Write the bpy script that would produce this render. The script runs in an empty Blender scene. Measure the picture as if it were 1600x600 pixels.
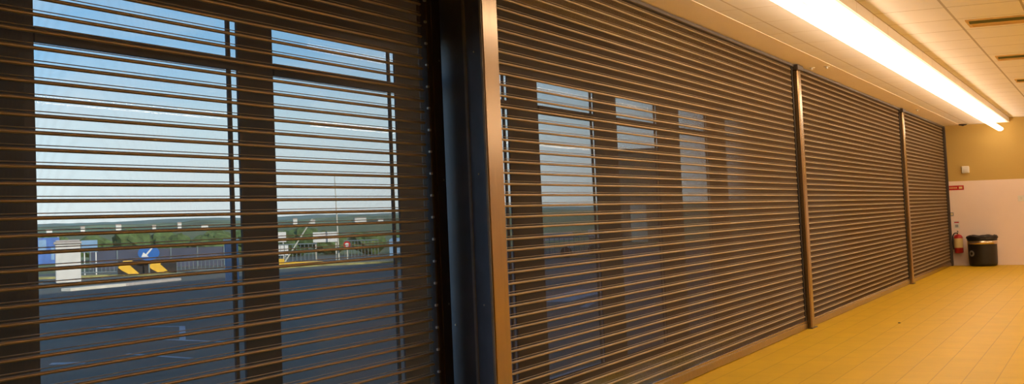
import bpy, math, random
from mathutils import Matrix, Vector, noise
random.seed(7)
S = bpy.context.scene
COL = S.collection

# ------------------------------------------------------------------ camera
cam = bpy.data.cameras.new('camera')
camo = bpy.data.objects.new('camera', cam)
COL.objects.link(camo)
rot = Matrix(((0.49508438, -0.04221822, -0.86781857),
              (-0.86821322, -0.0621195, -0.49228749),
              (-0.03312496, 0.99717541, -0.06740881)))
camo.matrix_world = Matrix.Translation((0, 0, 1.3782)) @ rot.to_4x4()
cam.sensor_fit = 'HORIZONTAL'
cam.sensor_width = 36
cam.lens = 2244.097 / 1600 * 36
cam.shift_x = (800 - 457.758) / 1600
cam.shift_y = (196.828 - 300) / 1600
cam.clip_start = 0.05
cam.clip_end = 6000
S.camera = camo

# ------------------------------------------------------------------ exposure
vs = S.view_settings
vs.view_transform = 'Standard'
vs.look = 'None'
vs.exposure = 0.0
vs.gamma = 1.0
vs.use_curve_mapping = False

LIGHT_STRENGTH = 13.8
LIGHT_COL = (1.0, 0.74, 0.51)

# ------------------------------------------------------------------ sky
w = bpy.data.worlds.new('sky')
S.world = w
w.use_nodes = True
nt = w.node_tree
nt.nodes.clear()
N = nt.nodes.new
out = N('ShaderNodeOutputWorld')
bg = N('ShaderNodeBackground')
tc = N('ShaderNodeTexCoord')
sep = N('ShaderNodeSeparateXYZ')
ramp = N('ShaderNodeValToRGB')
nt.links.new(tc.outputs['Generated'], sep.inputs[0])
nt.links.new(sep.outputs['Z'], ramp.inputs[0])
cr = ramp.color_ramp
cr.elements[0].position = 0.0
cr.elements[0].color = (0.72, 0.80, 0.80, 1)
cr.elements[1].position = 1.0
cr.elements[1].color = (0.06, 0.18, 0.45, 1)
for p, c in ((0.03, (0.68, 0.80, 0.83)), (0.07, (0.56, 0.74, 0.82)), (0.12, (0.26, 0.52, 0.78)), (0.3, (0.12, 0.3, 0.6))):
    e = cr.elements.new(p)
    e.color = (*c, 1)
cloud = N('ShaderNodeTexNoise')
mp = N('ShaderNodeMapping')
mp.inputs['Scale'].default_value = (3, 3, 9)
nt.links.new(tc.outputs['Generated'], mp.inputs[0])
nt.links.new(mp.outputs[0], cloud.inputs['Vector'])
cloud.inputs['Scale'].default_value = 2.2
cloud.inputs['Detail'].default_value = 6
cramp = N('ShaderNodeValToRGB')
cramp.color_ramp.elements[0].position = 0.46
cramp.color_ramp.elements[1].position = 0.95
nt.links.new(cloud.outputs['Fac'], cramp.inputs[0])
mix = N('ShaderNodeMixRGB')
mix.inputs[2].default_value = (0.68, 0.74, 0.76, 1)
nt.links.new(cramp.outputs[0], mix.inputs[0])
nt.links.new(ramp.outputs[0], mix.inputs[1])
nt.links.new(mix.outputs[0], bg.inputs[0])
bg.inputs[1].default_value = 1.55
nt.links.new(bg.outputs[0], out.inputs[0])

# ------------------------------------------------------------------ sun (from behind the building, over its roof)
sl = bpy.data.lights.new('sun', 'SUN')
sl.energy = 5.5
sl.angle = 0.01
sl.color = (1.0, 0.93, 0.82)
so = bpy.data.objects.new('sun', sl)
COL.objects.link(so)
so.rotation_euler = Vector((0.45, 1.0, -0.52)).to_track_quat('-Z', 'Y').to_euler()
so.location = (-10, -30, 25)


# ------------------------------------------------------------------ materials
def mat(name, col, rough=0.6, metal=0.0, var=0.0, vscale=8.0, bump=0.0, bscale=60.0, emit=None, es=0.0, spec=0.5, stretch=None):
    m = bpy.data.materials.new(name)
    m.use_nodes = True
    t = m.node_tree
    b = t.nodes['Principled BSDF']
    b.inputs['Base Color'].default_value = (*col, 1)
    b.inputs['Roughness'].default_value = rough
    b.inputs['Metallic'].default_value = metal
    b.inputs['Specular IOR Level'].default_value = spec
    co = t.nodes.new('ShaderNodeTexCoord')
    vec = co.outputs['Object']
    if stretch:
        mpp = t.nodes.new('ShaderNodeMapping')
        mpp.inputs['Scale'].default_value = stretch
        t.links.new(vec, mpp.inputs[0])
        vec = mpp.outputs[0]
    if var > 0:
        n = t.nodes.new('ShaderNodeTexNoise')
        n.inputs['Scale'].default_value = vscale
        n.inputs['Detail'].default_value = 5
        t.links.new(vec, n.inputs['Vector'])
        mr = t.nodes.new('ShaderNodeMapRange')
        mr.inputs['From Min'].default_value = 0.3
        mr.inputs['From Max'].default_value = 0.7
        mr.inputs['To Min'].default_value = 1 - var
        mr.inputs['To Max'].default_value = 1 + var
        t.links.new(n.outputs['Fac'], mr.inputs['Value'])
        mx = t.nodes.new('ShaderNodeVectorMath')
        mx.operation = 'SCALE'
        mx.inputs[0].default_value = col
        t.links.new(mr.outputs[0], mx.inputs['Scale'])
        t.links.new(mx.outputs[0], b.inputs['Base Color'])
    if bump > 0:
        n2 = t.nodes.new('ShaderNodeTexNoise')
        n2.inputs['Scale'].default_value = bscale
        t.links.new(vec, n2.inputs['Vector'])
        bp = t.nodes.new('ShaderNodeBump')
        bp.inputs['Strength'].default_value = bump
        bp.inputs['Distance'].default_value = 0.01
        t.links.new(n2.outputs['Fac'], bp.inputs['Height'])
        t.links.new(bp.outputs[0], b.inputs['Normal'])
    if emit:
        b.inputs['Emission Color'].default_value = (*emit, 1)
        b.inputs['Emission Strength'].default_value = es
    return m


def tile_mat(name, col, col2, grout, tw, th, mortar, rough, off=(0, 0, 0), brick_offset=0.0, swizzle=None, bump=0.3, var=0.05, spec=0.5):
    m = bpy.data.materials.new(name)
    m.use_nodes = True
    t = m.node_tree
    b = t.nodes['Principled BSDF']
    b.inputs['Roughness'].default_value = rough
    b.inputs['Specular IOR Level'].default_value = spec
    co = t.nodes.new('ShaderNodeTexCoord')
    mpp = t.nodes.new('ShaderNodeMapping')
    mpp.inputs['Location'].default_value = off
    t.links.new(co.outputs['Object'], mpp.inputs[0])
    vec = mpp.outputs[0]
    if swizzle:
        sp = t.nodes.new('ShaderNodeSeparateXYZ')
        cb = t.nodes.new('ShaderNodeCombineXYZ')
        t.links.new(vec, sp.inputs[0])
        for i, a in enumerate(swizzle):
            t.links.new(sp.outputs[a], cb.inputs[i])
        vec = cb.outputs[0]
    br = t.nodes.new('ShaderNodeTexBrick')
    br.offset = brick_offset
    br.inputs['Color1'].default_value = (*col, 1)
    br.inputs['Color2'].default_value = (*col2, 1)
    br.inputs['Mortar'].default_value = (*grout, 1)
    br.inputs['Scale'].default_value = 1.0
    br.inputs['Mortar Size'].default_value = mortar
    br.inputs['Mortar Smooth'].default_value = 0.2
    br.inputs['Brick Width'].default_value = tw
    br.inputs['Row Height'].default_value = th
    t.links.new(vec, br.inputs['Vector'])
    n = t.nodes.new('ShaderNodeTexNoise')
    n.inputs['Scale'].default_value = 2.5
    n.inputs['Detail'].default_value = 6
    t.links.new(co.outputs['Object'], n.inputs['Vector'])
    mr = t.nodes.new('ShaderNodeMapRange')
    mr.inputs['From Min'].default_value = 0.3
    mr.inputs['From Max'].default_value = 0.7
    mr.inputs['To Min'].default_value = 1 - var
    mr.inputs['To Max'].default_value = 1 + var
    t.links.new(n.outputs['Fac'], mr.inputs['Value'])
    mx = t.nodes.new('ShaderNodeVectorMath')
    mx.operation = 'SCALE'
    t.links.new(br.outputs['Color'], mx.inputs[0])
    t.links.new(mr.outputs[0], mx.inputs['Scale'])
    t.links.new(mx.outputs[0], b.inputs['Base Color'])
    bp = t.nodes.new('ShaderNodeBump')
    bp.inputs['Strength'].default_value = bump
    bp.inputs['Distance'].default_value = 0.002
    bp.invert = True
    t.links.new(br.outputs['Fac'], bp.inputs['Height'])
    t.links.new(bp.outputs[0], b.inputs['Normal'])
    return m


M = {}
M['knuckle'] = mat('bronze_slat_bar', (0.34, 0.26, 0.15), 0.42, 0.15, var=0.12, vscale=3, stretch=(0.4, 1, 12))
M['fin'] = mat('dark_bronze_perforated_slat', (0.18, 0.113, 0.052), 0.6, 0.2)
M['bronze'] = mat('bronze_anodised_aluminium', (0.25, 0.17, 0.09), 0.25, 0.85, var=0.12, vscale=4, stretch=(8, 8, 0.6))
M['rail_dark'] = mat('dark_brown_painted_steel', (0.060, 0.045, 0.036), 0.5, 0.2, var=0.15, vscale=5)  # dark brown paint of rails, brackets and small dark fittings
M['steel'] = mat('slate_grey_painted_steel', (0.13, 0.135, 0.16), 0.42, 0.1, var=0.18, vscale=5, bump=0.05, bscale=40)
M['seam'] = mat('pale_edge_of_steel_plate', (0.34, 0.31, 0.27), 0.4, 0.3, var=0.2)  # paler than the cover plate; seam, edge bead and screws
M['black'] = mat('black_plastic', (0.012, 0.010, 0.009), 0.5, 0.0, var=0.2)
M['rivet'] = mat('bare_aluminium', (0.75, 0.73, 0.68), 0.3, 0.9, var=0.05)
M['frame'] = mat('dark_window_frame', (0.028, 0.026, 0.028), 0.5, 0.1, var=0.1)
M['pier'] = mat('dark_grey_cladding', (0.050, 0.048, 0.046), 0.7, 0.0, var=0.2, vscale=2)
M['plaster'] = mat('cream_plaster', (0.78, 0.66, 0.50), 0.8, 0.0, var=0.03, vscale=1.5, bump=0.05)
M['border'] = mat('plain_plaster_border', (0.90, 0.79, 0.68), 0.75, 0.0, var=0.03, vscale=1.2)
M['wall_up'] = mat('ochre_wall_paint', (0.56, 0.39, 0.11), 0.75, 0.0, var=0.04, vscale=1.0)
M['dado'] = mat('pink_beige_wall_panel', (0.90, 0.76, 0.68), 0.5, 0.0, var=0.04, vscale=1.0)
M['ceil'] = tile_mat('ceiling_tiles', (0.86, 0.83, 0.82), (0.845, 0.815, 0.805), (0.46, 0.40, 0.34), 0.985, 0.6, 0.012, 0.85, off=(-13.93 + 0.985 * 15, -1.19 + 0.6 * 12, 0), bump=0.4, var=0.02)
M['ceil2'] = tile_mat('bulkhead_tiles', (0.88, 0.85, 0.82), (0.865, 0.835, 0.805), (0.62, 0.54, 0.46), 0.985, 0.75, 0.008, 0.85, off=(-13.93 + 0.985 * 15, -2.555 + 0.75 * 4, 0), bump=0.3, var=0.02)
M['floor'] = tile_mat('tan_floor_tiles', (0.66, 0.42, 0.008), (0.645, 0.41, 0.008), (0.48, 0.29, 0.015), 0.68, 0.226, 0.0045, 0.46, off=(0.1, -1.082 + 0.226 * 30, 0), brick_offset=0.5, bump=0.25, var=0.05, spec=0.15)
M['white'] = mat('white_plastic', (0.80, 0.78, 0.72), 0.5, var=0.03)
M['housing'] = mat('white_aluminium_housing', (0.8, 0.76, 0.68), 0.4, 0.0, var=0.02)
M['lamp'] = mat('glowing_diffuser', (0.9, 0.85, 0.75), 0.5, emit=LIGHT_COL, es=LIGHT_STRENGTH)
M['lamp_added'] = mat('added_light_glow', (0.9, 0.85, 0.75), 0.5, emit=LIGHT_COL, es=LIGHT_STRENGTH * 2.0)  # emission of the added lamp out of view
M['vent'] = mat('olive_vent_metal', (0.11, 0.115, 0.04), 0.5, 0.2, var=0.1)
M['ventin'] = mat('ochre_vent_plate', (0.62, 0.40, 0.14), 0.6, 0.0, var=0.1)
M['red'] = mat('red_enamel', (0.50, 0.02, 0.015), 0.3, var=0.08)
M['cream'] = mat('cream_label', (0.80, 0.66, 0.30), 0.6, var=0.05)
M['bin'] = mat('black_bin_plastic', (0.014, 0.012, 0.011), 0.38, var=0.2, bump=0.05)
M['chrome'] = mat('brushed_steel_band', (0.72, 0.62, 0.5), 0.22, 0.95, var=0.05)
M['grey'] = mat('grey_print', (0.30, 0.30, 0.30), 0.5, var=0.05)
M['asphalt'] = mat('asphalt', (0.082, 0.090, 0.068), 0.85, var=0.16, vscale=0.6, bump=0.3, bscale=20)
M['line'] = mat('faded_road_paint', (0.30, 0.36, 0.40), 0.7, var=0.2, vscale=3)
M['kerb'] = mat('pale_concrete', (0.62, 0.58, 0.48), 0.8, var=0.12, vscale=2)
M['pillar'] = mat('white_render', (0.62, 0.60, 0.54), 0.8, var=0.05, vscale=2)
M['cap'] = mat('stone_cap', (0.40, 0.36, 0.32), 0.8, var=0.1)
M['blue'] = mat('blue_enamel', (0.02, 0.13, 0.42), 0.4, var=0.05)
M['lblue'] = mat('pale_blue_paint', (0.20, 0.34, 0.50), 0.5, var=0.12, vscale=3)
M['mblue'] = mat('banner_blue', (0.06, 0.15, 0.42), 0.6, var=0.25, vscale=3)
M['navy'] = mat('navy_panel', (0.055, 0.065, 0.10), 0.5, var=0.2, vscale=1.5)
M['yellow'] = mat('yellow_paint', (0.80, 0.46, 0.03), 0.6, var=0.1, vscale=6)
M['signw'] = mat('sign_white', (0.74, 0.72, 0.66), 0.5, var=0.03)
M['pink'] = mat('sign_pink', (0.36, 0.13, 0.20), 0.5, var=0.05)
M['pole'] = mat('pale_pole_paint', (0.55, 0.52, 0.42), 0.5, var=0.05)
M['fence'] = mat('grey_green_railing', (0.16, 0.20, 0.20), 0.5, var=0.1)
M['verge'] = mat('dry_grass', (0.30, 0.27, 0.09), 0.9, var=0.4, vscale=2.5)
M['field'] = mat('rough_green_field', (0.10, 0.13, 0.045), 0.95, var=0.5, vscale=0.15)
M['leaf'] = mat('bush_leaves', (0.075, 0.12, 0.035), 0.9, var=0.5, vscale=3.0, bump=0.6, bscale=5)
M['bark'] = mat('bark', (0.08, 0.06, 0.04), 0.9, var=0.2)
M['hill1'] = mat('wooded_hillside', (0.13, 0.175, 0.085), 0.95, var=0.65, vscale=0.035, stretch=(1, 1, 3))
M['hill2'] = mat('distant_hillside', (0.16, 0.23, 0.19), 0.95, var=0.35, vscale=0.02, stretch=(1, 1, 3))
M['roof'] = mat('terracotta_roof', (0.36, 0.27, 0.20), 0.8, var=0.1)
M['render'] = mat('outer_wall_render', (0.35, 0.33, 0.30), 0.8, var=0.05)
M['cabin'] = mat('dark_cabin_paint', (0.05, 0.05, 0.04), 0.8, var=0.1)
M['tyre'] = mat('rubber', (0.02, 0.02, 0.02), 0.8, var=0.1)
M['dglass'] = mat('dark_car_glass', (0.02, 0.03, 0.04), 0.1, var=0.1)

g = bpy.data.materials.new('window_glass')
g.use_nodes = True
t = g.node_tree
t.nodes.clear()
o_ = t.nodes.new('ShaderNodeOutputMaterial')
mx = t.nodes.new('ShaderNodeMixShader')
fr = t.nodes.new('ShaderNodeFresnel')
fr.inputs[0].default_value = 1.3
tr = t.nodes.new('ShaderNodeBsdfTransparent')
tr.inputs[0].default_value = (0.96, 0.98, 0.98, 1)
gl = t.nodes.new('ShaderNodeBsdfGlossy')
gl.inputs['Roughness'].default_value = 0.02
t.links.new(fr.outputs[0], mx.inputs[0])
t.links.new(tr.outputs[0], mx.inputs[1])
t.links.new(gl.outputs[0], mx.inputs[2])
t.links.new(mx.outputs[0], o_.inputs[0])
M['glass'] = g


# ------------------------------------------------------------------ mesh helpers
class MB:
    def __init__(s):
        s.v = []
        s.f = []
        s.mi = []
        s.sm = []

    def add(s, vs_, fs, mi=0, smooth=False):
        b = len(s.v)
        s.v += [tuple(p) for p in vs_]
        for f in fs:
            s.f.append(tuple(b + i for i in f))
            s.mi.append(mi)
            s.sm.append(smooth)
        return s

    def box(s, x0, x1, y0, y1, z0, z1, mi=0):
        vs_ = [(x, y, z) for x in (x0, x1) for y in (y0, y1) for z in (z0, z1)]
        fs = [(0, 1, 3, 2), (4, 6, 7, 5), (0, 4, 5, 1), (2, 3, 7, 6), (0, 2, 6, 4), (1, 5, 7, 3)]
        return s.add(vs_, fs, mi)

    def cbox(s, x0, x1, y0, y1, z0, z1, c, mi=0):
        """box with chamfered vertical and horizontal edges on its faces"""
        xs = (x0, x0 + c, x1 - c, x1)
        prof = [(x0 + c, y0), (x1 - c, y0), (x1, y0 + c), (x1, y1 - c), (x1 - c, y1), (x0 + c, y1), (x0, y1 - c), (x0, y0 + c)]
        n = len(prof)
        cx, cy = (x0 + x1) / 2, (y0 + y1) / 2

        def ins(p):
            return (p[0] + (c if p[0] < cx else -c), p[1] + (c if p[1] < cy else -c))
        rings = [[(*ins(p), z0) for p in prof], [(*p, z0 + c) for p in prof], [(*p, z1 - c) for p in prof], [(*ins(p), z1) for p in prof]]
        vs_ = [q for r in rings for q in r]
        fs = [tuple(range(n))[::-1], tuple(3 * n + i for i in range(n))]
        for k in range(3):
            for i in range(n):
                j = (i + 1) % n
                fs.append((k * n + i, k * n + j, (k + 1) * n + j, (k + 1) * n + i))
        return s.add(vs_, fs, mi)

    def prof_x(s, prof, x0, x1, mi=0, smooth=False):
        """closed (y, z) outline run from x0 to x1"""
        n = len(prof)
        vs_ = [(x0, y, z) for y, z in prof] + [(x1, y, z) for y, z in prof]
        fs = [(i, (i + 1) % n, n + (i + 1) % n, n + i) for i in range(n)]
        s.add(vs_, fs, mi, smooth)
        s.add(vs_, [tuple(range(n))[::-1], tuple(range(n, 2 * n))], mi)
        return s

    def prism_z(s, prof, z0, z1, mi=0):
        n = len(prof)
        vs_ = [(x, y, z0) for x, y in prof] + [(x, y, z1) for x, y in prof]
        fs = [(i, (i + 1) % n, n + (i + 1) % n, n + i) for i in range(n)] + [tuple(range(n))[::-1], tuple(range(n, 2 * n))]
        return s.add(vs_, fs, mi)

    def prism_y(s, prof, y0, y1, mi=0):
        n = len(prof)
        vs_ = [(x, y0, z) for x, z in prof] + [(x, y1, z) for x, z in prof]
        fs = [(i, (i + 1) % n, n + (i + 1) % n, n + i)[::-1] for i in range(n)] + [tuple(range(n)), tuple(range(n, 2 * n))[::-1]]
        return s.add(vs_, fs, mi)

    def tube(s, a, b, r0, r1=None, n=12, mi=0, caps=True):
        a = Vector(a)
        b = Vector(b)
        r1 = r0 if r1 is None else r1
        d = (b - a).normalized()
        u = d.orthogonal().normalized()
        v = d.cross(u)
        vs_ = []
        for p, r in ((a, r0), (b, r1)):
            for i in range(n):
                an = 2 * math.pi * i / n
                vs_.append(p + u * math.cos(an) * r + v * math.sin(an) * r)
        s.add(vs_, [(i, (i + 1) % n, n + (i + 1) % n, n + i) for i in range(n)], mi, True)
        if caps:
            s.add(vs_, [tuple(range(n))[::-1], tuple(range(n, 2 * n))], mi)
        return s

    def path(s, pts, r, n=8, mi=0):
        for a, b in zip(pts[:-1], pts[1:]):
            s.tube(a, b, r, r, n, mi)
        return s

    def lathe(s, prof, c=(0, 0), n=32, mi=0, close=True):
        vs_ = []
        for r, z in prof:
            for i in range(n):
                an = 2 * math.pi * i / n
                vs_.append((c[0] + r * math.cos(an), c[1] + r * math.sin(an), z))
        fs = []
        for k in range(len(prof) - 1):
            for i in range(n):
                j = (i + 1) % n
                fs.append((k * n + i, k * n + j, (k + 1) * n + j, (k + 1) * n + i))
        s.add(vs_, fs, mi, True)
        if close:
            s.add(vs_, [tuple(range(n))[::-1], tuple((len(prof) - 1) * n + i for i in range(n))], mi)
        return s

    def build(s, name, m, parent=None):
        me = bpy.data.meshes.new(name)
        me.from_pydata(s.v, [], s.f)
        for mm in (m if isinstance(m, (list, tuple)) else [m]):
            me.materials.append(M[mm] if isinstance(mm, str) else mm)
        me.polygons.foreach_set('material_index', s.mi)
        me.polygons.foreach_set('use_smooth', s.sm)
        me.update()
        o = bpy.data.objects.new(name, me)
        COL.objects.link(o)
        if parent:
            o.parent = parent
        return o


def tag(o, label=None, cat=None, group=None, kind=None):
    if label:
        o['label'] = label
    if cat:
        o['category'] = cat
    if group:
        o['group'] = group
    if kind:
        o['kind'] = kind
    return o


def thing(name, label, cat, loc=(0, 0, 0), rz=0.0, group=None):
    o = bpy.data.objects.new(name, None)
    COL.objects.link(o)
    o.location = loc
    o.rotation_euler = (0, 0, rz)
    o.empty_display_size = 0.1
    return tag(o, label, cat, group)


def struct(mb, name, m, label, parent=None):
    o = mb.build(name, m, parent)
    if not parent:
        tag(o, label, None, None, 'structure')
    return o


# ------------------------------------------------------------------ dimensions
D2 = 3.08     # shutter plane of the three far shutters
D1 = 3.42     # shutter plane of the near shutter
WY = 3.883    # plane of the windows behind
XE = 33.81    # end wall
XB = -2.0     # back wall
YR = -5.0     # wall on the right
HT = 3.0
GZ = -0.15    # ground outside

# ------------------------------------------------------------------ room shell
struct(MB().box(XB, XE, YR, WY + 0.02, -0.12, 0.0), 'floor', 'floor', 'glossy tan tiled floor')
struct(MB().box(XB, XE, YR, 1.79, 3.10, 3.25), 'ceiling', 'ceil', 'cream tiled suspended ceiling')
bk = struct(MB().box(XB, XE, 1.79, 2.735, HT, 3.25), 'ceiling_bulkhead', 'ceil2', 'lower tiled strip of ceiling above the linear light')
struct(MB().box(XB, XE, 2.735, WY + 0.02, HT - 0.004, 3.25), 'trim_1', 'border', 'plain plaster border of the ceiling along the shutters')
struct(MB().box(XE, XE + 0.2, YR, WY + 0.1, 0, 3.3), 'wall_end', 'wall_up', 'ochre painted end wall')
struct(MB().box(XE - 0.012, XE, YR, 3.07, 0, 1.80), 'trim_2', 'dado', 'pinkish beige panelling on the lower end wall')
struct(MB().box(XE - 0.024, XE - 0.012, YR, 3.05, 0, 0.05), 'baseboard_end', 'dado', 'low skirting along the end wall')
struct(MB().box(XB, XE, YR - 0.2, YR, 0, 3.3), 'wall_right', 'plaster', 'cream wall on the right')
struct(MB().box(XB - 0.2, XB, YR - 0.2, WY + 0.1, -0.12, 3.3), 'wall_back', 'plaster', 'cream wall at the back')

# facade with its window openings
OPEN = [(0.70, 2.10), (2.67, 4.10), (4.66, 6.18), (6.635, 8.06), (8.62, 10.0), (10.74, 12.06), (12.80, 14.06), (14.98, 16.10), (17.05, 18.3)]
WZ0, WZ1, TZ0, TZ1 = 0.10, 2.437, 2.172, 2.237
FT = 0.006
wl = MB()
edges = []
x = XB
for a, b in OPEN:
    wl.box(x, a - 0.07, WY - FT, WY + FT, 0, 3.25)
    wl.box(a - 0.07, b + 0.12, WY - FT, WY + FT, 0, WZ0 - 0.04)
    wl.box(a - 0.07, b + 0.12, WY - FT, WY + FT, WZ1 + 0.04, 3.25)
    x = b + 0.12
wl.box(x, XE + 0.2, WY - FT, WY + FT, 0, 3.25)
struct(wl, 'wall_left', 'pier', 'dark grey facade between the windows')
# storeys over the room, seen from outside only; they shade the forecourt
struct(MB().box(XB - 0.2, XE + 30, WY - 0.1, WY + 0.1, 3.25, 9.6), 'wall_upper', 'render', 'outer wall of the storeys above')
struct(MB().box(XB - 14, XE + 30, YR - 0.2, WY - 0.1, 3.25, 3.45), 'ceiling_slab', 'render', 'floor slab above the room')

for i, (a, b) in enumerate(OPEN):
    wroot = bpy.data.objects.new('window_%d' % (i + 1), None)
    COL.objects.link(wroot)
    wroot.location = (a, WY, WZ0)
    tag(wroot, 'window with a fixed pane, transom and a narrow side light', None, None, 'structure')
    W_ = b - a
    H_ = WZ1 - WZ0
    f = MB()
    fy = FT
    f.box(-0.07, 0, -fy, fy, -0.04, H_ + 0.04)                # left jamb
    f.box(W_, W_ + 0.03, -fy, fy, -0.04, H_ + 0.04)           # mullion by the side light
    f.box(W_ + 0.098, W_ + 0.12, -fy, fy, -0.04, H_ + 0.04)   # right jamb
    f.box(0, W_, -fy, fy, -0.04, 0)
    f.box(0, W_, -fy, fy, H_, H_ + 0.04)
    f.box(W_ + 0.03, W_ + 0.098, -fy, fy, -0.04, 0)
    f.box(W_ + 0.03, W_ + 0.098, -fy, fy, H_ , H_ + 0.04)
    f.build('window_frame', 'frame', wroot)
    MB().box(0, W_, -fy - 0.01, fy + 0.01, TZ0 - WZ0, TZ1 - WZ0).box(W_ + 0.03, W_ + 0.098, -fy, fy, TZ0 - WZ0, TZ1 - WZ0).build('transom', 'frame', wroot)
    MB().add([(0, 0, 0), (W_, 0, 0), (W_, 0, H_), (0, 0, H_)], [(0, 1, 2, 3)]).add([(W_ + 0.03, 0, 0), (W_ + 0.098, 0, 0), (W_ + 0.098, 0, H_), (W_ + 0.03, 0, H_)], [(0, 1, 2, 3)]).build('pane', 'glass', wroot)


# ------------------------------------------------------------------ roller shutters
def half_round(y, z, h, d, n=8):
    """outline bulging towards the room (-y), flat at the back"""
    pts = []
    for i in range(n + 1):
        a = math.pi * i / n
        pts.append((y - d * math.sin(a), z + h / 2 * math.cos(a)))
    return pts


def curtain(x0, x1, y, pitch, phase, fin_pitch, fin_from, ztop=3.0, bar=0.095, fin_depth=0.0008):
    mb = MB()
    k0 = int(math.ceil((bar + 0.012 - phase) / pitch))
    k = k0
    while phase + k * pitch < ztop - 0.03:
        z = phase + k * pitch
        mb.prof_x(half_round(y, z, 0.0150, 0.0095), x0, x1, 0, True)          # hinge knuckle
        mb.prof_x(half_round(y + 0.001, z + 0.0170, 0.004, 0.004, 4), x0, x1, 0, True)   # rib above it
        k += 1
    x = max(x0, fin_from)
    t_ = 0.00025
    ya, yb = y + 0.0002, y + 0.0002 + fin_depth
    z0, z1 = bar - 0.01, ztop
    while x < x1:
        mb.add([(x, ya, z0), (x + t_, ya, z0), (x + t_, yb, z0), (x, yb, z0), (x, ya, z1), (x + t_, ya, z1), (x + t_, yb, z1), (x, yb, z1)],
               [(0, 1, 5, 4), (1, 2, 6, 5), (2, 3, 7, 6), (3, 0, 4, 7)], 1)
        x += fin_pitch
    return mb


def bottom_bar(x0, x1, y, h=0.095):
    pr = [(y + 0.012, 0.004), (y - 0.020, 0.004), (y - 0.024, 0.010), (y - 0.024, h - 0.026), (y - 0.016, h - 0.014), (y - 0.016, h - 0.004), (y - 0.010, h), (y + 0.012, h)]
    return MB().prof_x(pr[::-1], x0, x1)


def locks(xs, y, pitch, phase, step, m, parent, m_top=2.98):
    """a small end lock on each slat end"""
    first = MB().cbox(-0.012, 0.012, -0.006, 0.006, -0.007, 0.007, 0.002).build('end_lock', m, parent)
    k = 3
    while phase + k * pitch < m_top:
        o = first if k == 3 else first.copy()
        if k > 3:
            COL.objects.link(o)
            o.parent = parent
        o.location = (xs, y - 0.013, phase + k * pitch)
        k += step


GRP = 'roller shutters along the glazed wall'
shutters = [
    ('roller_shutter', 'nearest see-through roller shutter, left of the dark steel column, car park showing through', XB + 0.1, 7.56, D1, 0.0627, 0.0480, 0.004, 0.4),
    ('roller_shutter', 'brown roller shutter right of the dark steel column, windows glinting through', 7.76, 16.93, D2, 0.0648, 0.0106, 0.004, 7.8),
    ('roller_shutter', 'brown closed roller shutter between the two slim bronze posts', 17.30, 26.36, D2, 0.0648, 0.0106, 0.008, 17.2),
    ('roller_shutter', 'farthest and narrowest looking roller shutter, ending at the extinguisher wall', 26.72, 33.62, D2, 0.0648, 0.0106, 0.008, 26.6),
]
for i, (nm, lab, x0, x1, y, pi_, ph, fp, ff) in enumerate(shutters):
    r = thing(nm, lab, 'shutter', (0, 0, 0), 0, GRP)
    curtain(x0, x1, y, pi_, ph, fp, ff, fin_depth=(0.0008 if i == 0 else 0.0008 if i == 1 else 0.003)).build('curtain', ['knuckle', 'fin'], r)
    bottom_bar(x0, x1, y).build('bottom_rail', 'bronze', r)
    if i == 0:
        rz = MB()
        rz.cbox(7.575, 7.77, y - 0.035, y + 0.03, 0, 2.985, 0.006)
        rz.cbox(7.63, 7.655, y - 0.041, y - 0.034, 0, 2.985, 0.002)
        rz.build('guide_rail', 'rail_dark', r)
        locks(7.568, y - 0.016, pi_, ph + 0.02, 2, 'rivet', r)
        for z in (0.35, 0.88, 1.6, 2.3):
            MB().tube((7.73, y - 0.0375, z), (7.73, y - 0.0345, z), 0.006, 0.006, 10).build('screw', 'seam', r)
    else:
        locks(x1 - 0.05, y - 0.002, pi_, ph, 1, 'black', r)
        MB().box(x1 - 0.035, x1 + 0.0, y - 0.014, y + 0.02, 0.0, 2.985).build('slot_shade_strip', 'black', r)  # solid black strip, stands in for the shade in the guide gap
    # dark lintel angle hiding the roll
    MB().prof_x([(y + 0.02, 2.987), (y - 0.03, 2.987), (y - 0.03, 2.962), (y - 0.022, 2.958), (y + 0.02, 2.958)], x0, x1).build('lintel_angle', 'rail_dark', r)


def guide_post(label, x0, x1, y, depth, group=None):
    r = thing('guide_post', label, 'post', (x0, y, 0), 0, group)
    wd = x1 - x0
    b = MB()
    c = 0.014
    b.cbox(0, wd * 0.55, -depth, 0.03, 0, 2.93, c)
    b.cbox(wd * 0.55 + 0.004, wd, -depth * 0.55, 0.03, 0, 2.93, 0.006)
    b.build('post_body', 'bronze', r)
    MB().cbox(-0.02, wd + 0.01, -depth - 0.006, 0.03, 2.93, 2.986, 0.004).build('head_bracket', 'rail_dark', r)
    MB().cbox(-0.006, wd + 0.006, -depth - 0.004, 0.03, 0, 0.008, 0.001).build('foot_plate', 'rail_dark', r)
    return r


guide_post('slim bronze guide post with bright highlight, nearest the dark column', 16.98, 17.28, D2, 0.065, 'bronze guide posts')
guide_post('slim bronze guide post farther along, before the last shutter', 26.41, 26.71, D2, 0.065, 'bronze guide posts')
r = thing('guide_post', 'dark narrow guide post in the corner beside the fire extinguisher wall', 'post', (33.62, D2, 0))
MB().cbox(0, 0.10, -0.05, 0.03, 0, 2.985, 0.008).build('post_body', 'rail_dark', r)
MB().cbox(0.02, 0.05, -0.056, -0.048, 0.02, 2.96, 0.002).build('cover_strip', 'black', r)

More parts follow.
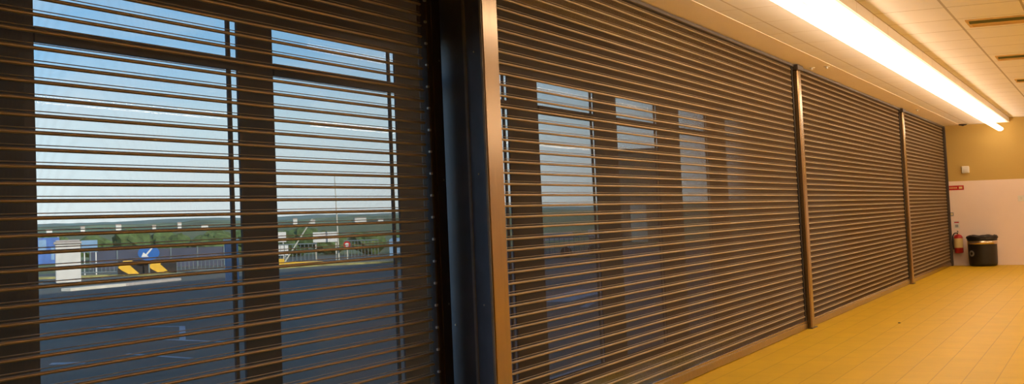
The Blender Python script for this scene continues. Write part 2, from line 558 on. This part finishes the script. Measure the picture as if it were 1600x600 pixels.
# central column: splayed steel cover between the near and the second shutter
r = thing('steel_column', 'broad dark steel column cover with rivets and bronze edge, between the two near shutters', 'column', (7.555, D2, 0))
YA, YB = 3.045 - D2, D1 + 0.02 - D2
ys = (3.354 - D2) * 0.45
xs_ = 0.14
col_ = MB()
col_.prism_z([(0.0, YA), (0.03, YA), (0.09, 0.05), (0.17, ys), (0.29, YB), (0.275, YB), (xs_, ys)], 0, 2.985)
col_.build('cover_plate', 'steel', r)
sm = MB()
dx, dy = (xs_ - 0.0), (ys - YA)
sm.prism_z([(xs_ - 0.014, ys - 0.006), (xs_ - 0.002, ys + 0.012), (xs_ + 0.010, ys), (xs_ - 0.006, ys - 0.016)], 0.0, 2.985)
sm.build('seam', 'seam', r)
fr_ = MB()
fr_.prism_z([(-0.004, YA - 0.006), (0.012, YA - 0.006), (0.010, YA + 0.004), (-0.004, YA + 0.006)], 0.0, 2.985)
fr_.build('edge_bead', 'seam', r)
gb = MB()
gb.cbox(0.004, 0.232, YA - 0.012, YA + 0.012, 0, 2.985, 0.005)
gb.box(0.20, 0.232, YA + 0.012, 0.03, 0, 2.985)
gb.build('guide_rail', 'bronze', r)


def on_plate(s):
    """point on the two planes of the cover, s measured 0 (room edge) .. 1 (seam) .. 2 (shutter)"""
    if s < 1:
        a, b, u = Vector((0, YA, 0)), Vector((xs_, ys, 0)), s
    else:
        a, b, u = Vector((xs_, ys, 0)), Vector((0.275, YB, 0)), s - 1
    n_ = Vector((-(b - a).y, (b - a).x, 0)).normalized()
    if n_.x > 0:
        n_ = -n_
    return a.lerp(b, u), n_


for s, z in ((0.47, 2.32), (0.47, 1.62), (0.47, 0.88), (1.72, 0.755), (0.47, 0.2), (1.72, 2.9)):
    p, n_ = on_plate(s)
    q = p + n_ * 0.004
    rv = MB()
    rv.tube((p.x, p.y, z), (q.x, q.y, z), 0.0065, 0.0045, 12)
    rv.build('rivet', 'rivet', r)


# ------------------------------------------------------------------ linear pendant light, and an added one out of view
def pendant(label, x0, x1, y, z, m='lamp'):
    r = thing('pendant_light', label, 'light', (x0, y, z), 0)
    L = x1 - x0
    n = 10
    n = 20
    pr = [(0.062 * math.cos(2 * math.pi * i / n), 0.022 + 0.04 * math.sin(2 * math.pi * i / n)) for i in range(n)]
    MB().prof_x(pr, 0, L, 0, True).build('diffuser', m, r)
    MB().prof_x([(-0.02, 0.062), (0.02, 0.062), (0.02, 0.078), (0.014, 0.082), (-0.014, 0.082), (-0.02, 0.078)], 0, L).build('housing', 'housing', r)
    x = 0.6
    while x < L:
        MB().tube((x, 0, 0.06), (x, 0, HT - z), 0.002, 0.002, 6).build('suspension_wire', 'housing', r)
        x += 4.0
    return r


pendant('long glowing linear pendant light running above the shutters to the end wall', 9.4, 33.6, 1.965, 2.84)
added_light = pendant('added linear light out of view over the right side of the room', 8.0, 33.0, -2.4, 2.80, 'lamp_added')  # added lamp, unseen by the camera, brightens floor and walls

# ------------------------------------------------------------------ ceiling vents and small fittings
vs_pos = [(15.05, 'slotted ceiling vent nearest the camera, at the right edge of the ceiling'),
          (19.1, 'slotted ceiling vent, second of the row from the near one'),
          (23.05, 'slotted ceiling vent farthest along the row, nearest the end wall')]
for i, (vx, lab) in enumerate(vs_pos):
    r = thing('ceiling_vent', lab, 'vent', (vx, 0.62, 3.10), 0, 'ceiling vents in a row')
    fr_ = MB()
    for q in ((0, 0.6, -0.5, -0.47), (0, 0.6, 0.47, 0.5), (0, 0.03, -0.47, 0.47), (0.57, 0.6, -0.47, 0.47)):
        fr_.box(*q, -0.012, 0.0)
    fr_.build('vent_frame', 'ventin', r)
    MB().box(0.03, 0.57, -0.47, 0.47, -0.003, 0.0).build('vent_plate', 'ventin', r)
    for k in range(2):
        xx = 0.05 + k * 0.05
        MB().add([(xx, -0.47, -0.002), (xx, 0.47, -0.002), (xx + 0.03, 0.47, -0.03), (xx + 0.03, -0.47, -0.03), (xx + 0.004, -0.47, 0), (xx + 0.004, 0.47, 0), (xx + 0.034, 0.47, -0.028), (xx + 0.034, -0.47, -0.028)],
                 [(0, 1, 2, 3), (4, 7, 6, 5), (0, 4, 5, 1), (3, 2, 6, 7), (0, 3, 7, 4), (1, 5, 6, 2)]).build('louvre', 'vent', r)

for (x, y, lab) in ((17.6, 2.80, 'small round white ceiling fitting above the second shutter post, farther from the wall'),
                    (17.62, 2.97, 'small round white ceiling fitting above the second shutter post, closer to the shutter'),
                    (27.2, 2.87, 'small round white ceiling fitting near the far shutter post')):
    r = thing('ceiling_sprinkler', lab, 'sprinkler', (x, y, HT - 0.004), 0, 'small round fittings in the ceiling border')
    MB().lathe([(0.002, -0.006), (0.032, -0.006), (0.036, 0.0)], n=20).build('rosette', 'white', r)
    MB().lathe([(0.010, -0.028), (0.016, -0.024), (0.010, -0.02), (0.008, -0.006)], n=12).build('nozzle', 'white', r)

r = thing('smoke_detector', 'small dark smoke detector on the ceiling by the end wall corner', 'smoke detector', (33.45, 2.66, HT))
MB().lathe([(0.055, -0.030), (0.08, -0.02), (0.085, 0.0)], n=24).build('detector_body', 'rail_dark', r)
MB().lathe([(0.025, -0.042), (0.03, -0.030)], n=16).build('sensor', 'black', r)

# ------------------------------------------------------------------ things on and by the end wall
XW = XE - 0.012
r = thing('wall_sensor', 'small white box on the ochre upper end wall', 'sensor', (XE, 2.69, 2.04))
MB().cbox(-0.05, 0, -0.075, 0.075, -0.075, 0.075, 0.012).build('sensor_body', 'white', r)
MB().cbox(-0.056, -0.049, -0.045, 0.045, -0.045, 0.02, 0.002).build('sensor_face', 'signw', r)

r = thing('light_switch', 'white light switch plate on the panelling at the right edge', 'switch', (XW, 1.665, 1.39))
MB().cbox(-0.012, 0, -0.07, 0.06, -0.06, 0.06, 0.004).build('switch_plate', 'white', r)
MB().cbox(-0.02, -0.011, -0.025, 0.015, -0.03, 0.03, 0.003).build('rocker', 'signw', r)

r = thing('wall_sign', 'long low red sign with pale markings on the end wall beside the shutter', 'sign', (XW, 2.90, 1.66))
MB().cbox(-0.006, 0, -0.155, 0.165, -0.048, 0.048, 0.002).build('sign_board', 'red', r)
mk = MB()
mk.box(-0.009, -0.006, -0.125, -0.06, -0.022, 0.022)
for k in range(5):
    mk.box(-0.009, -0.006, -0.02 + k * 0.032, 0.0 + k * 0.032, -0.014, 0.014)
mk.build('marking', 'cream', r)

r = thing('notice_card', 'small pale notice on the wall above the extinguisher', 'notice', (XW, 2.93, 0.875))
MB().cbox(-0.004, 0, -0.06, 0.06, -0.085, 0.085, 0.001).build('card', 'signw', r)
MB().box(-0.0055, -0.004, -0.045, 0.045, 0.035, 0.06).build('heading_strip', 'red', r)
MB().lathe([(0.0, 0.0), (0.0, 0.0)], n=3, close=False)
MB().box(-0.0055, -0.004, -0.03, 0.03, -0.06, 0.0).build('pictogram', 'grey', r)

r = thing('call_point', 'small grey box on the wall between red sign and notice', 'wall box', (XW, 3.01, 1.10))
MB().cbox(-0.03, 0, -0.035, 0.035, -0.04, 0.04, 0.005).build('box_body', 'grey', r)
MB().cbox(-0.034, -0.029, -0.02, 0.02, -0.02, 0.02, 0.002).build('box_face', 'cream', r)

r = thing('fire_extinguisher', 'red fire extinguisher with cream label hung in the corner beside the bin', 'fire extinguisher', (XE - 0.135, 2.905, 0.27))
R_ = 0.088
MB().lathe([(0.06, 0.0), (R_ - 0.01, 0.005), (R_, 0.02), (R_, 0.33), (R_ - 0.008, 0.36), (R_ - 0.03, 0.385), (0.03, 0.395), (0.022, 0.40)], n=32).build('cylinder', 'red', r)
lb = MB()
n = 16
vv = []
for i in range(n + 1):
    a = math.pi - 1.35 + 2.7 * i / n
    vv += [((R_ + 0.0015) * math.cos(a), (R_ + 0.0015) * math.sin(a), 0.115), ((R_ + 0.0015) * math.cos(a), (R_ + 0.0015) * math.sin(a), 0.315)]
lb.add(vv, [(2 * i, 2 * i + 1, 2 * i + 3, 2 * i + 2) for i in range(n)], 0, True)
lb.build('label_sticker', 'cream', r)
MB().lathe([(0.022, 0.40), (0.022, 0.43), (0.016, 0.44)], n=16).build('valve', 'chrome', r)
MB().add([(-0.10, -0.012, 0.465), (-0.10, 0.012, 0.465), (0.02, 0.012, 0.45), (0.02, -0.012, 0.45), (-0.10, -0.012, 0.475), (-0.10, 0.012, 0.475), (0.02, 0.012, 0.46), (0.02, -0.012, 0.46)],
         [(0, 1, 2, 3), (4, 7, 6, 5), (0, 4, 5, 1), (3, 2, 6, 7), (0, 3, 7, 4), (1, 5, 6, 2)]).box(-0.09, 0.02, -0.01, 0.01, 0.43, 0.44).build('handle', 'black', r)
MB().path([(0, 0.02, 0.43), (-0.01, 0.07, 0.425), (-0.01, 0.105, 0.37), (-0.01, 0.108, 0.2), (-0.01, 0.10, 0.08)], 0.011, 8).build('hose', 'black', r)
MB().cbox(0.08, 0.108, -0.03, 0.03, 0.22, 0.34, 0.004).build('wall_bracket', 'chrome', r)

r = thing('litter_bin', 'round black litter bin with shiny metal band against the end wall', 'bin', (XE - 0.34, 2.435, 0.0))
RB = 0.275
MB().lathe([(RB - 0.05, 0.0), (RB - 0.015, 0.012), (RB - 0.004, 0.05), (RB, 0.09), (RB + 0.006, 0.455), (RB + 0.006, 0.46)], n=48).build('bin_body', 'bin', r)
MB().lathe([(RB + 0.002, 0.458), (RB + 0.014, 0.462), (RB + 0.014, 0.53), (RB + 0.002, 0.534)], n=48).build('metal_band', 'chrome', r)
lid = MB()
lid.lathe([(RB + 0.004, 0.532), (RB + 0.018, 0.545), (RB + 0.018, 0.585), (RB - 0.0, 0.61), (RB - 0.08, 0.625), (RB - 0.085, 0.60)], n=48)
lid.build('lid', 'bin', r)
bag = MB()
n = 48
pv = []
for k, (rr, zz) in enumerate(((RB + 0.006, 0.575), (RB + 0.03, 0.60), (RB + 0.01, 0.635), (RB - 0.03, 0.645), (RB - 0.1, 0.60))):
    for i in range(n):
        a = 2 * math.pi * i / n
        w_ = 0.010 * math.sin(7 * a + k) + 0.008 * math.sin(13 * a + 2 * k)
        pv.append(((rr + w_) * math.cos(a), (rr + w_) * math.sin(a), zz + 0.012 * math.sin(5 * a + 1.3 * k)))
bag.add(pv, [(k * n + i, k * n + (i + 1) % n, (k + 1) * n + (i + 1) % n, (k + 1) * n + i) for k in range(4) for i in range(n)], 0, True)
bag.build('bin_liner', 'black', r)
lg = MB()
n = 24
vv = []
a0 = math.pi - 0.80
for i in range(n + 1):
    an = 2 * math.pi * i / n
    for rr in (0.030, 0.064):
        ds = rr * math.cos(an) * 1.1
        z = 0.27 + rr * math.sin(an)
        a = a0 + ds / RB
        vv.append(((RB + 0.006) * math.cos(a), (RB + 0.006) * math.sin(a), z))
lg.add(vv, [(2 * i, 2 * i + 1, 2 * i + 3, 2 * i + 2) for i in range(n)], 0, True)
lg.build('emblem', 'grey', r)

r = MB()
n = 9
r.lathe([(0.012, 0.0), (0.018, 0.003), (0.012, 0.008), (0.004, 0.010)], c=(17.87, 2.217), n=n)
tag(r.build('floor_debris', 'rail_dark'), 'tiny dark speck of debris on the open tan floor', 'debris')

# ------------------------------------------------------------------ outside: ground
struct(MB().box(XB - 20, 58, WY + 0.013, 33.5, GZ - 0.2, GZ), 'ground', 'asphalt', 'dark asphalt forecourt')
gf = MB()
gf.add([(-200, 33.5, GZ - 0.02), (3000, 33.5, GZ - 0.02), (3000, 3000, GZ - 0.02), (-200, 3000, GZ - 0.02), (58, 33.5, GZ - 0.02), (58, -200, GZ - 0.02), (3000, -200, GZ - 0.02)], [(0, 1, 2, 3), (4, 5, 6, 1)])
struct(gf, 'ground_field', 'field', 'rough grassland beyond the forecourt')


def strip(pts, wd, z, m, name, label, h=0.004, struct_=True):
    mb = MB()
    for a, b in zip(pts[:-1], pts[1:]):
        a = Vector((*a, 0))
        b = Vector((*b, 0))
        n_ = (b - a).normalized().cross(Vector((0, 0, 1))) * wd / 2
        c_ = [a - n_, b - n_, b + n_, a + n_]
        vs2 = [(p.x, p.y, z) for p in c_] + [(p.x, p.y, z + h) for p in c_]
        mb.add(vs2, [(0, 1, 2, 3), (4, 7, 6, 5), (0, 4, 5, 1), (1, 5, 6, 2), (2, 6, 7, 3), (3, 7, 4, 0)])
    o = mb.build(name, m)
    tag(o, label, None, None, 'structure')
    return o


strip([(18.1, 13.9), (18.45, 12.54), (16.27, 11.06)], 0.09, GZ, 'line', 'road_marking', 'faded white bay line')
strip([(14.35, 10.57), (14.0, 9.4)], 0.08, GZ, 'line', 'road_marking', 'faded white bay line')
strip([(16.27, 11.4), (16.08, 10.27)], 0.08, GZ, 'line', 'road_marking', 'faded white bay line')
strip([(13.1, 10.75), (13.3, 10.4)], 0.22, GZ, 'line', 'road_marking', 'faded white bay line')
strip([(24.2, 8.71), (28.2, 9.11)], 0.75, GZ, 'line', 'road_marking', 'broad pale ground marking')
strip([(22.8, 7.6), (31.2, 9.31)], 0.12, GZ, 'line', 'road_marking', 'thin pale ground marking')
strip([(12.0, 4.65), (17.0, 4.55)], 0.10, GZ, 'line', 'road_marking', 'pale ground marking near the facade')
strip([(28.85, 23.126), (31.23, 23.144)], 0.30, GZ, 'kerb', 'kerb', 'pale kerb edge', 0.07)
strip([(31.23, 23.144), (34.3, 23.42)], 0.22, GZ, 'cap', 'kerb', 'grey kerb edge', 0.07)
strip([(35.5, 31.5), (37.9, 28.5), (38.6, 25.8), (44.5, 24.6), (47.5, 22.2), (49.5, 15.0)], 1.1, GZ, 'verge', 'ground_verge', 'dry grass verge', 0.05)


# ------------------------------------------------------------------ outside: objects of the forecourt
def at(name, label, cat, x, y, group=None, z=GZ, turn=0.0):
    return thing(name, label, cat, (x, y, z), math.atan2(y, x) - math.pi / 2 + turn, group)


r = at('gate_pillar', 'white square gate pillar with stone cap outside the window', 'pillar', 33.42, 26.68)
MB().cbox(-0.37, 0.37, 0, 0.6, 0, 1.13, 0.02).build('shaft', 'pillar', r)
MB().cbox(-0.41, 0.41, -0.04, 0.64, 1.13, 1.20, 0.015).cbox(-0.36, 0.36, 0.01, 0.59, 1.20, 1.25, 0.02).build('cap', 'cap', r)

r = at('banner', 'blue banner on posts left of the white gate pillar', 'banner', 36.6, 30.1)
MB().box(-0.62, 0.42, 0, 0.03, 0.45, 1.32).build('cloth', 'mblue', r)
MB().box(-0.25, 0.0, -0.004, 0, 0.9, 1.25).box(0.15, 0.25, -0.004, 0, 0.6, 1.0).build('pale_patch', 'lblue', r)
for px in (-0.58, 0.38):
    MB().tube((px, 0.045, 0), (px, 0.045, 1.34), 0.025, 0.025, 8).build('banner_post', 'pole', r)

r = at('board_sign', 'pale blue board sign on two white posts right of the gate pillar', 'sign', 38.6, 29.9)
MB().box(-0.27, 0.27, 0, 0.03, 0.78, 1.18).build('sign_board', 'lblue', r)
for px in (-0.17, 0.21):
    MB().tube((px, 0.055, 0), (px, 0.055, 1.1), 0.024, 0.024, 8).build('sign_post', 'signw', r)

r = at('arrow_sign', 'round blue traffic sign with a white arrow pointing down left', 'sign', 38.0, 27.05)
n = 28
MB().prism_y([(0.35 * math.cos(2 * math.pi * i / n), 0.72 + 0.235 * math.sin(2 * math.pi * i / n)) for i in range(n)][::-1], 0, 0.02).build('sign_disc', 'blue', r)
ar = MB()
ar.prism_y([(-0.10, 0.68), (-0.06, 0.65), (0.13, 0.86), (0.09, 0.89)], -0.006, 0.0)
ar.prism_y([(-0.24, 0.60), (0.00, 0.60), (-0.17, 0.75)], -0.006, 0.0)
ar.build('arrow', 'signw', r)
MB().tube((0, 0.04, 0), (0, 0.04, 0.9), 0.025, 0.025, 8).build('sign_post', 'fence', r)

r = at('chevron_board', 'low yellow and black chevron barrier under the arrow sign', 'barrier', 38.25, 27.3)
MB().box(-0.95, 0.95, 0.0, 0.05, 0.05, 0.50).build('board', 'black', r)
for c_ in (-0.62, 0.36):
    cv = MB()
    cv.prism_y([(c_ - 0.32, 0.28), (c_ - 0.14, 0.49), (c_ + 0.18, 0.49), (c_ + 0.06, 0.34), (c_ + 0.36, 0.06), (c_ + 0.02, 0.06), (c_ - 0.2, 0.18)], -0.008, 0.0)
    cv.build('chevron', 'yellow', r)
for px in (-0.7, 0.7):
    MB().cbox(px - 0.05, px + 0.05, 0.05, 0.35, 0, 0.12, 0.01).build('foot', 'fence', r)


def railing(label, x, y, wd, h, nb, turn=0.0, m='fence'):
    r = at('railing', label, 'railing', x, y, 'metal railings round the forecourt', GZ, turn)
    MB().tube((-wd / 2, 0, h), (wd / 2, 0, h), 0.022, 0.022, 8).tube((-wd / 2, 0, 0.12), (wd / 2, 0, 0.12), 0.018, 0.018, 8).build('rail', m, r)
    bars = MB()
    for k in range(nb):
        px = -wd / 2 + 0.02 + (wd - 0.04) * k / (nb - 1)
        bars.tube((px, 0, 0.0 if k in (0, nb - 1) else 0.12), (px, 0, h), 0.012, 0.012, 6)
    bars.build('bars', m, r)
    return r


railing('low metal railing right of the chevron barrier in front of dry grass', 38.7, 25.5, 1.6, 0.45, 13)
railing('low metal railing between the gate pillar and the chevron barrier', 38.1, 29.2, 1.4, 0.40, 11)
railing('tall metal railing under the white billboards', 45.6, 26.4, 2.4, 0.75, 17)
railing('tall metal railing right of the flagpole beside the pale blue van', 46.5, 23.7, 1.25, 0.82, 11)
railing('metal railing glimpsed through the second shutter', 46.6, 16.1, 2.0, 0.75, 13)

r = at('hoarding', 'long low navy hoarding behind the arrow sign', 'hoarding', 45.4, 31.9)
MB().box(-2.6, 2.6, 0, 0.05, 0.0, 0.72).build('panel', 'navy', r)
for k in range(6):
    MB().box(-2.58 + k * 1.02, -2.53 + k * 1.02, -0.03, 0.0, 0, 0.76).build('hoarding_post', 'fence', r)

r = at('cabinet_box', 'tall pale blue cabinet at the right edge of the nearest window pane', 'cabinet', 31.6, 19.9)
MB().cbox(-0.16, 0.2, 0, 0.4, 0, 1.12, 0.012).build('cabinet_body', 'lblue', r)
MB().cbox(-0.12, 0.14, -0.012, 0.0, 0.08, 1.02, 0.004).build('cabinet_door', 'lblue', r)
MB().cbox(-0.19, 0.23, -0.03, 0.43, 1.12, 1.16, 0.008).build('cabinet_top', 'signw', r)

r = at('billboard', 'white board with pink patch, upper left in the second window pane', 'billboard', 47.2, 27.6)
MB().box(-0.65, 0.32, 0, 0.04, 0.82, 1.2).build('board', 'signw', r)
MB().box(-0.45, -0.08, -0.008, 0.0, 0.90, 1.08).build('patch', 'pink', r)
for px in (-0.5, 0.2):
    MB().tube((px, 0.06, 0), (px, 0.06, 1.1), 0.03, 0.03, 8).build('billboard_post', 'pole', r)

r = at('notice_board', 'square white notice board behind the leaning barrier arm', 'notice board', 46.2, 27.0)
MB().box(-0.65, 0.36, 0, 0.04, 0.34, 0.72).build('board', 'signw', r)
for px in (-0.5, 0.25):
    MB().tube((px, 0.06, 0), (px, 0.06, 0.66), 0.025, 0.025, 8).build('notice_post', 'pole', r)

r = at('parking_barrier', 'pale parking barrier with its arm raised diagonally', 'barrier', 43.97, 25.57)
MB().tube((0, 0, 0.02), (1.12, 0.0, 1.66), 0.030, 0.022, 8).build('arm', 'pole', r)
MB().cbox(-0.12, 0.08, -0.05, 0.16, 0, 0.28, 0.01).build('barrier_base', 'yellow', r)

r = at('billboard', 'blank white billboard left of the flagpole', 'billboard', 46.6, 25.2)
MB().box(-0.47, 0.44, 0, 0.05, 0.79, 1.16).build('board', 'signw', r)
for px in (-0.38, 0.36):
    MB().tube((px, 0.075, 0), (px, 0.075, 1.1), 0.03, 0.03, 8).build('billboard_post', 'pole', r)

r = at('flagpole', 'thin tall flagpole rising above the horizon in the second pane', 'pole', 46.35, 24.55)
MB().tube((0, 0, 0), (-0.06, 0, 3.2), 0.035, 0.014, 8).build('pole_shaft', 'pole', r)
MB().lathe([(0.002, 3.2), (0.03, 3.22), (0.002, 3.26)], c=(-0.06, 0), n=10).build('finial', 'signw', r)

r = at('round_sign', 'small red and white round sign beside the flagpole', 'sign', 46.2, 24.13)
n = 20
MB().prism_y([(0.13 * math.cos(2 * math.pi * i / n), 0.68 + 0.13 * math.sin(2 * math.pi * i / n)) for i in range(n)][::-1], 0, 0.02).build('disc', 'red', r)
MB().prism_y([(0.07 * math.cos(2 * math.pi * i / n), 0.68 + 0.07 * math.sin(2 * math.pi * i / n)) for i in range(n)][::-1], -0.006, 0).build('disc_centre', 'signw', r)
MB().tube((0, 0.03, 0), (0, 0.03, 0.68), 0.02, 0.02, 8).build('sign_post', 'pole', r)

r = at('van', 'pale blue van parked right of the railing', 'van', 47.0, 22.4)
vb = MB()
vb.prism_y([(-0.38, 0.14), (1.4, 0.14), (1.4, 0.5), (1.15, 0.84), (-0.3, 0.86), (-0.38, 0.8)][::-1], 0, 0.9)
vb.build('van_body', 'lblue', r)
MB().prism_y([(0.75, 0.5), (1.2, 0.5), (1.05, 0.76), (0.75, 0.76)][::-1], -0.006, 0.0).box(-0.25, 0.6, -0.006, 0, 0.52, 0.74).build('van_window', 'dglass', r)
for px in (-0.05, 1.05):
    MB().tube((px, -0.02, 0.15), (px, 0.12, 0.15), 0.15, 0.15, 16).build('wheel', 'tyre', r)

r = at('kerb_rail', 'long yellow kerb rail at the foot of the railing', 'kerb rail', 45.5, 25.6)
MB().cbox(-0.7, 0.75, -0.1, 0.05, 0, 0.12, 0.02).build('yellow_rail', 'yellow', r)
MB().cbox(0.78, 1.5, -0.1, 0.05, 0, 0.08, 0.02).build('plain_rail', 'kerb', r)

r = at('white_trailer', 'long white trailer seen through the second shutter', 'trailer', 47.8, 17.2)
MB().cbox(-0.6, 0.95, 0, 0.6, 0.62, 0.88, 0.02).build('trailer_body', 'signw', r)
MB().box(-0.6, 0.3, 0.0, 0.5, 0.36, 0.46).box(0.75, 0.95, 0.0, 0.5, 0.36, 0.44).build('trailer_deck', 'signw', r)
for px in (-0.4, 0.7):
    MB().tube((px, 0.02, 0.2), (px, 0.14, 0.2), 0.2, 0.2, 16).build('wheel', 'tyre', r)
r = at('white_trailer', 'short white trailer right of the long one, seen through the second shutter', 'trailer', 49.0, 16.15)
MB().cbox(0.1, 0.7, 0, 0.6, 0.66, 0.95, 0.02).build('trailer_body', 'signw', r)
for px in (0.25, 0.6):
    MB().tube((px, 0.02, 0.2), (px, 0.14, 0.2), 0.2, 0.2, 16).build('wheel', 'tyre', r)
MB().box(0.12, 0.68, 0.05, 0.5, 0.38, 0.66).build('chassis', 'fence', r)


r = at('site_cabin', 'dark green cabin beyond the forecourt, blocking the sky in a far window', 'cabin', 72.0, 20.9)
MB().box(-1.25, 1.3, 0, 2.2, 0, 4.55).build('cabin_walls', 'cabin', r)
MB().box(-1.35, 1.4, -0.1, 2.3, 4.55, 4.72).build('cabin_roof', 'cabin', r)
MB().box(-0.4, 0.4, -0.03, 0.0, 0, 2.0).build('cabin_door', 'fence', r)


# ------------------------------------------------------------------ bushes
def bush_mesh(seed, rx, rz):
    rnd = random.Random(seed)
    mb = MB()
    for b_ in range(7):
        cx, cy, cz = rnd.uniform(-rx, rx) * 0.7, rnd.uniform(-0.5, 0.5), rnd.uniform(0.35, 0.75) * rz
        rr = rnd.uniform(0.28, 0.42) * rz * 1.1
        nu, nv = 12, 7
        vs_ = []
        for j in range(nv + 1):
            th = math.pi * j / nv
            for i in range(nu):
                a = 2 * math.pi * i / nu
                d = Vector((math.sin(th) * math.cos(a), math.sin(th) * math.sin(a), math.cos(th)))
                q = rr * (1 + 0.35 * noise.noise(d * 2.3 + Vector((seed, b_, 0))) + 0.18 * noise.noise(d * 6 + Vector((b_, seed, 2))))
                vs_.append((cx + d.x * q * 1.4, cy + d.y * q, max(0.0, cz + d.z * q)))
        mb.add(vs_, [(j * nu + i, (j + 1) * nu + i, (j + 1) * nu + (i + 1) % nu, j * nu + (i + 1) % nu) for j in range(nv) for i in range(nu)], 0, False)
    return mb


bd = [('rounded dark green bush', 54.0, 44.0), ('broad dark green bush', 54.5, 42.0), ('tall dark green bush', 55.5, 40.4), ('low green bush', 55.5, 38.3), ('wide green bush', 56.5, 36.5),
      ('ragged green bush', 57.0, 34.6), ('dense green bush', 57.5, 32.8), ('small green bush', 58.0, 31.0), ('spreading green bush', 58.5, 29.3), ('high green bush', 59.0, 27.6)]
where = ['behind the blue banner', 'right behind the gate pillar', 'behind the board sign', 'above the left end of the navy hoarding', 'behind the arrow sign',
         'above the right end of the hoarding', 'behind the pale blue cabinet', 'behind the white billboards', 'behind the flagpole', 'behind the pale blue van']
for i, ((lab, x, y), wh) in enumerate(zip(bd, where)):
    hz = random.Random(i).uniform(1.12, 1.34)
    if i > 6:
        hz *= 0.85
    dk = 1.0 + 0.045 * (i % 2)
    r = at('bush', lab + ' ' + wh, 'bush', x * dk, y * dk, 'bushes beyond the forecourt')
    bush_mesh(i + 1, 0.75, hz).build('foliage', 'leaf', r)
    MB().tube((0, 0, 0), (0.05, 0, hz * 0.5), 0.05, 0.03, 7).build('stem', 'bark', r)


# ------------------------------------------------------------------ hills and far houses
def ridge(dist, top, rough_, m, name, label, seed, depth):
    mb = MB()
    n = 160
    rows = 6
    vs_ = []
    for j in range(rows + 1):
        u = j / rows
        for i in range(n + 1):
            az = math.radians(4 + 52 * i / n)
            d = dist + depth * u
            h = top * (u ** 0.8) + rough_ * noise.noise(Vector((az * 18 + seed, u * 3, seed))) * (0.3 + u) + rough_ * 0.5 * noise.noise(Vector((az * 90, u * 9, seed)))
            if j == 0:
                h = -2
            vs_.append((d * math.cos(az), d * math.sin(az), h))
    mb.add(vs_, [(j * (n + 1) + i, j * (n + 1) + i + 1, (j + 1) * (n + 1) + i + 1, (j + 1) * (n + 1) + i) for j in range(rows) for i in range(n)], 0, True)
    # back slope
    vb_ = []
    for i in range(n + 1):
        az = math.radians(4 + 52 * i / n)
        vb_ += [vs_[rows * (n + 1) + i], ((dist + depth * 1.6) * math.cos(az), (dist + depth * 1.6) * math.sin(az), -2)]
    mb.add(vb_, [(2 * i, 2 * i + 2, 2 * i + 3, 2 * i + 1) for i in range(n)], 0, True)
    struct(mb, name, m, label)


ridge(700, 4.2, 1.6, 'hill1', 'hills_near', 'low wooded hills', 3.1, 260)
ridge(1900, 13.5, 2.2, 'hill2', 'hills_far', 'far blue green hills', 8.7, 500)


def house(label, az, dist, z, wd, h, m='pillar', rf='roof'):
    a = math.radians(az)
    r = thing('house', label, 'house', (dist * math.cos(a), dist * math.sin(a), z), a - math.pi / 2 + 0.2, 'far white houses on the hillside')
    MB().box(-wd / 2, wd / 2, 0, wd * 0.6, -2.5, h).build('house_walls', m, r)
    MB().prof_x([(-0.15, h), (wd * 0.6 + 0.15, h), (wd * 0.3, h + h * 0.6)], -wd / 2 - 0.15, wd / 2 + 0.15).build('house_roof', rf, r)


hs = [(39.3, 5.5, 3.0, 'far white house at the left end of the hills'), (38.0, 4.0, 3.4, 'small far white house above the gate pillar'), (36.6, 5.0, 2.8, 'far white house above the board sign'),
      (35.2, 3.5, 3.2, 'tiny far house above the chevron barrier'), (34.2, 3.6, 3.6, 'far white house above the arrow sign'), (33.2, 6.5, 2.4, 'wide far house above the navy hoarding'),
      (30.5, 9.0, 2.2, 'wide far house above the pink patched board'), (29.6, 4.0, 3.0, 'far house left of the leaning barrier arm top'), (28.9, 4.5, 3.3, 'far house right of the leaning arm top'),
      (27.0, 11.0, 2.4, 'long far white house above the round red sign'), (26.2, 5.0, 2.6, 'far house above the pale blue van')]
for i, (az, wd, h, lab) in enumerate(hs):
    house(lab, az, 680, 1.0 + (i * 37 % 5) * 0.35, wd * 0.5, h * 0.26)
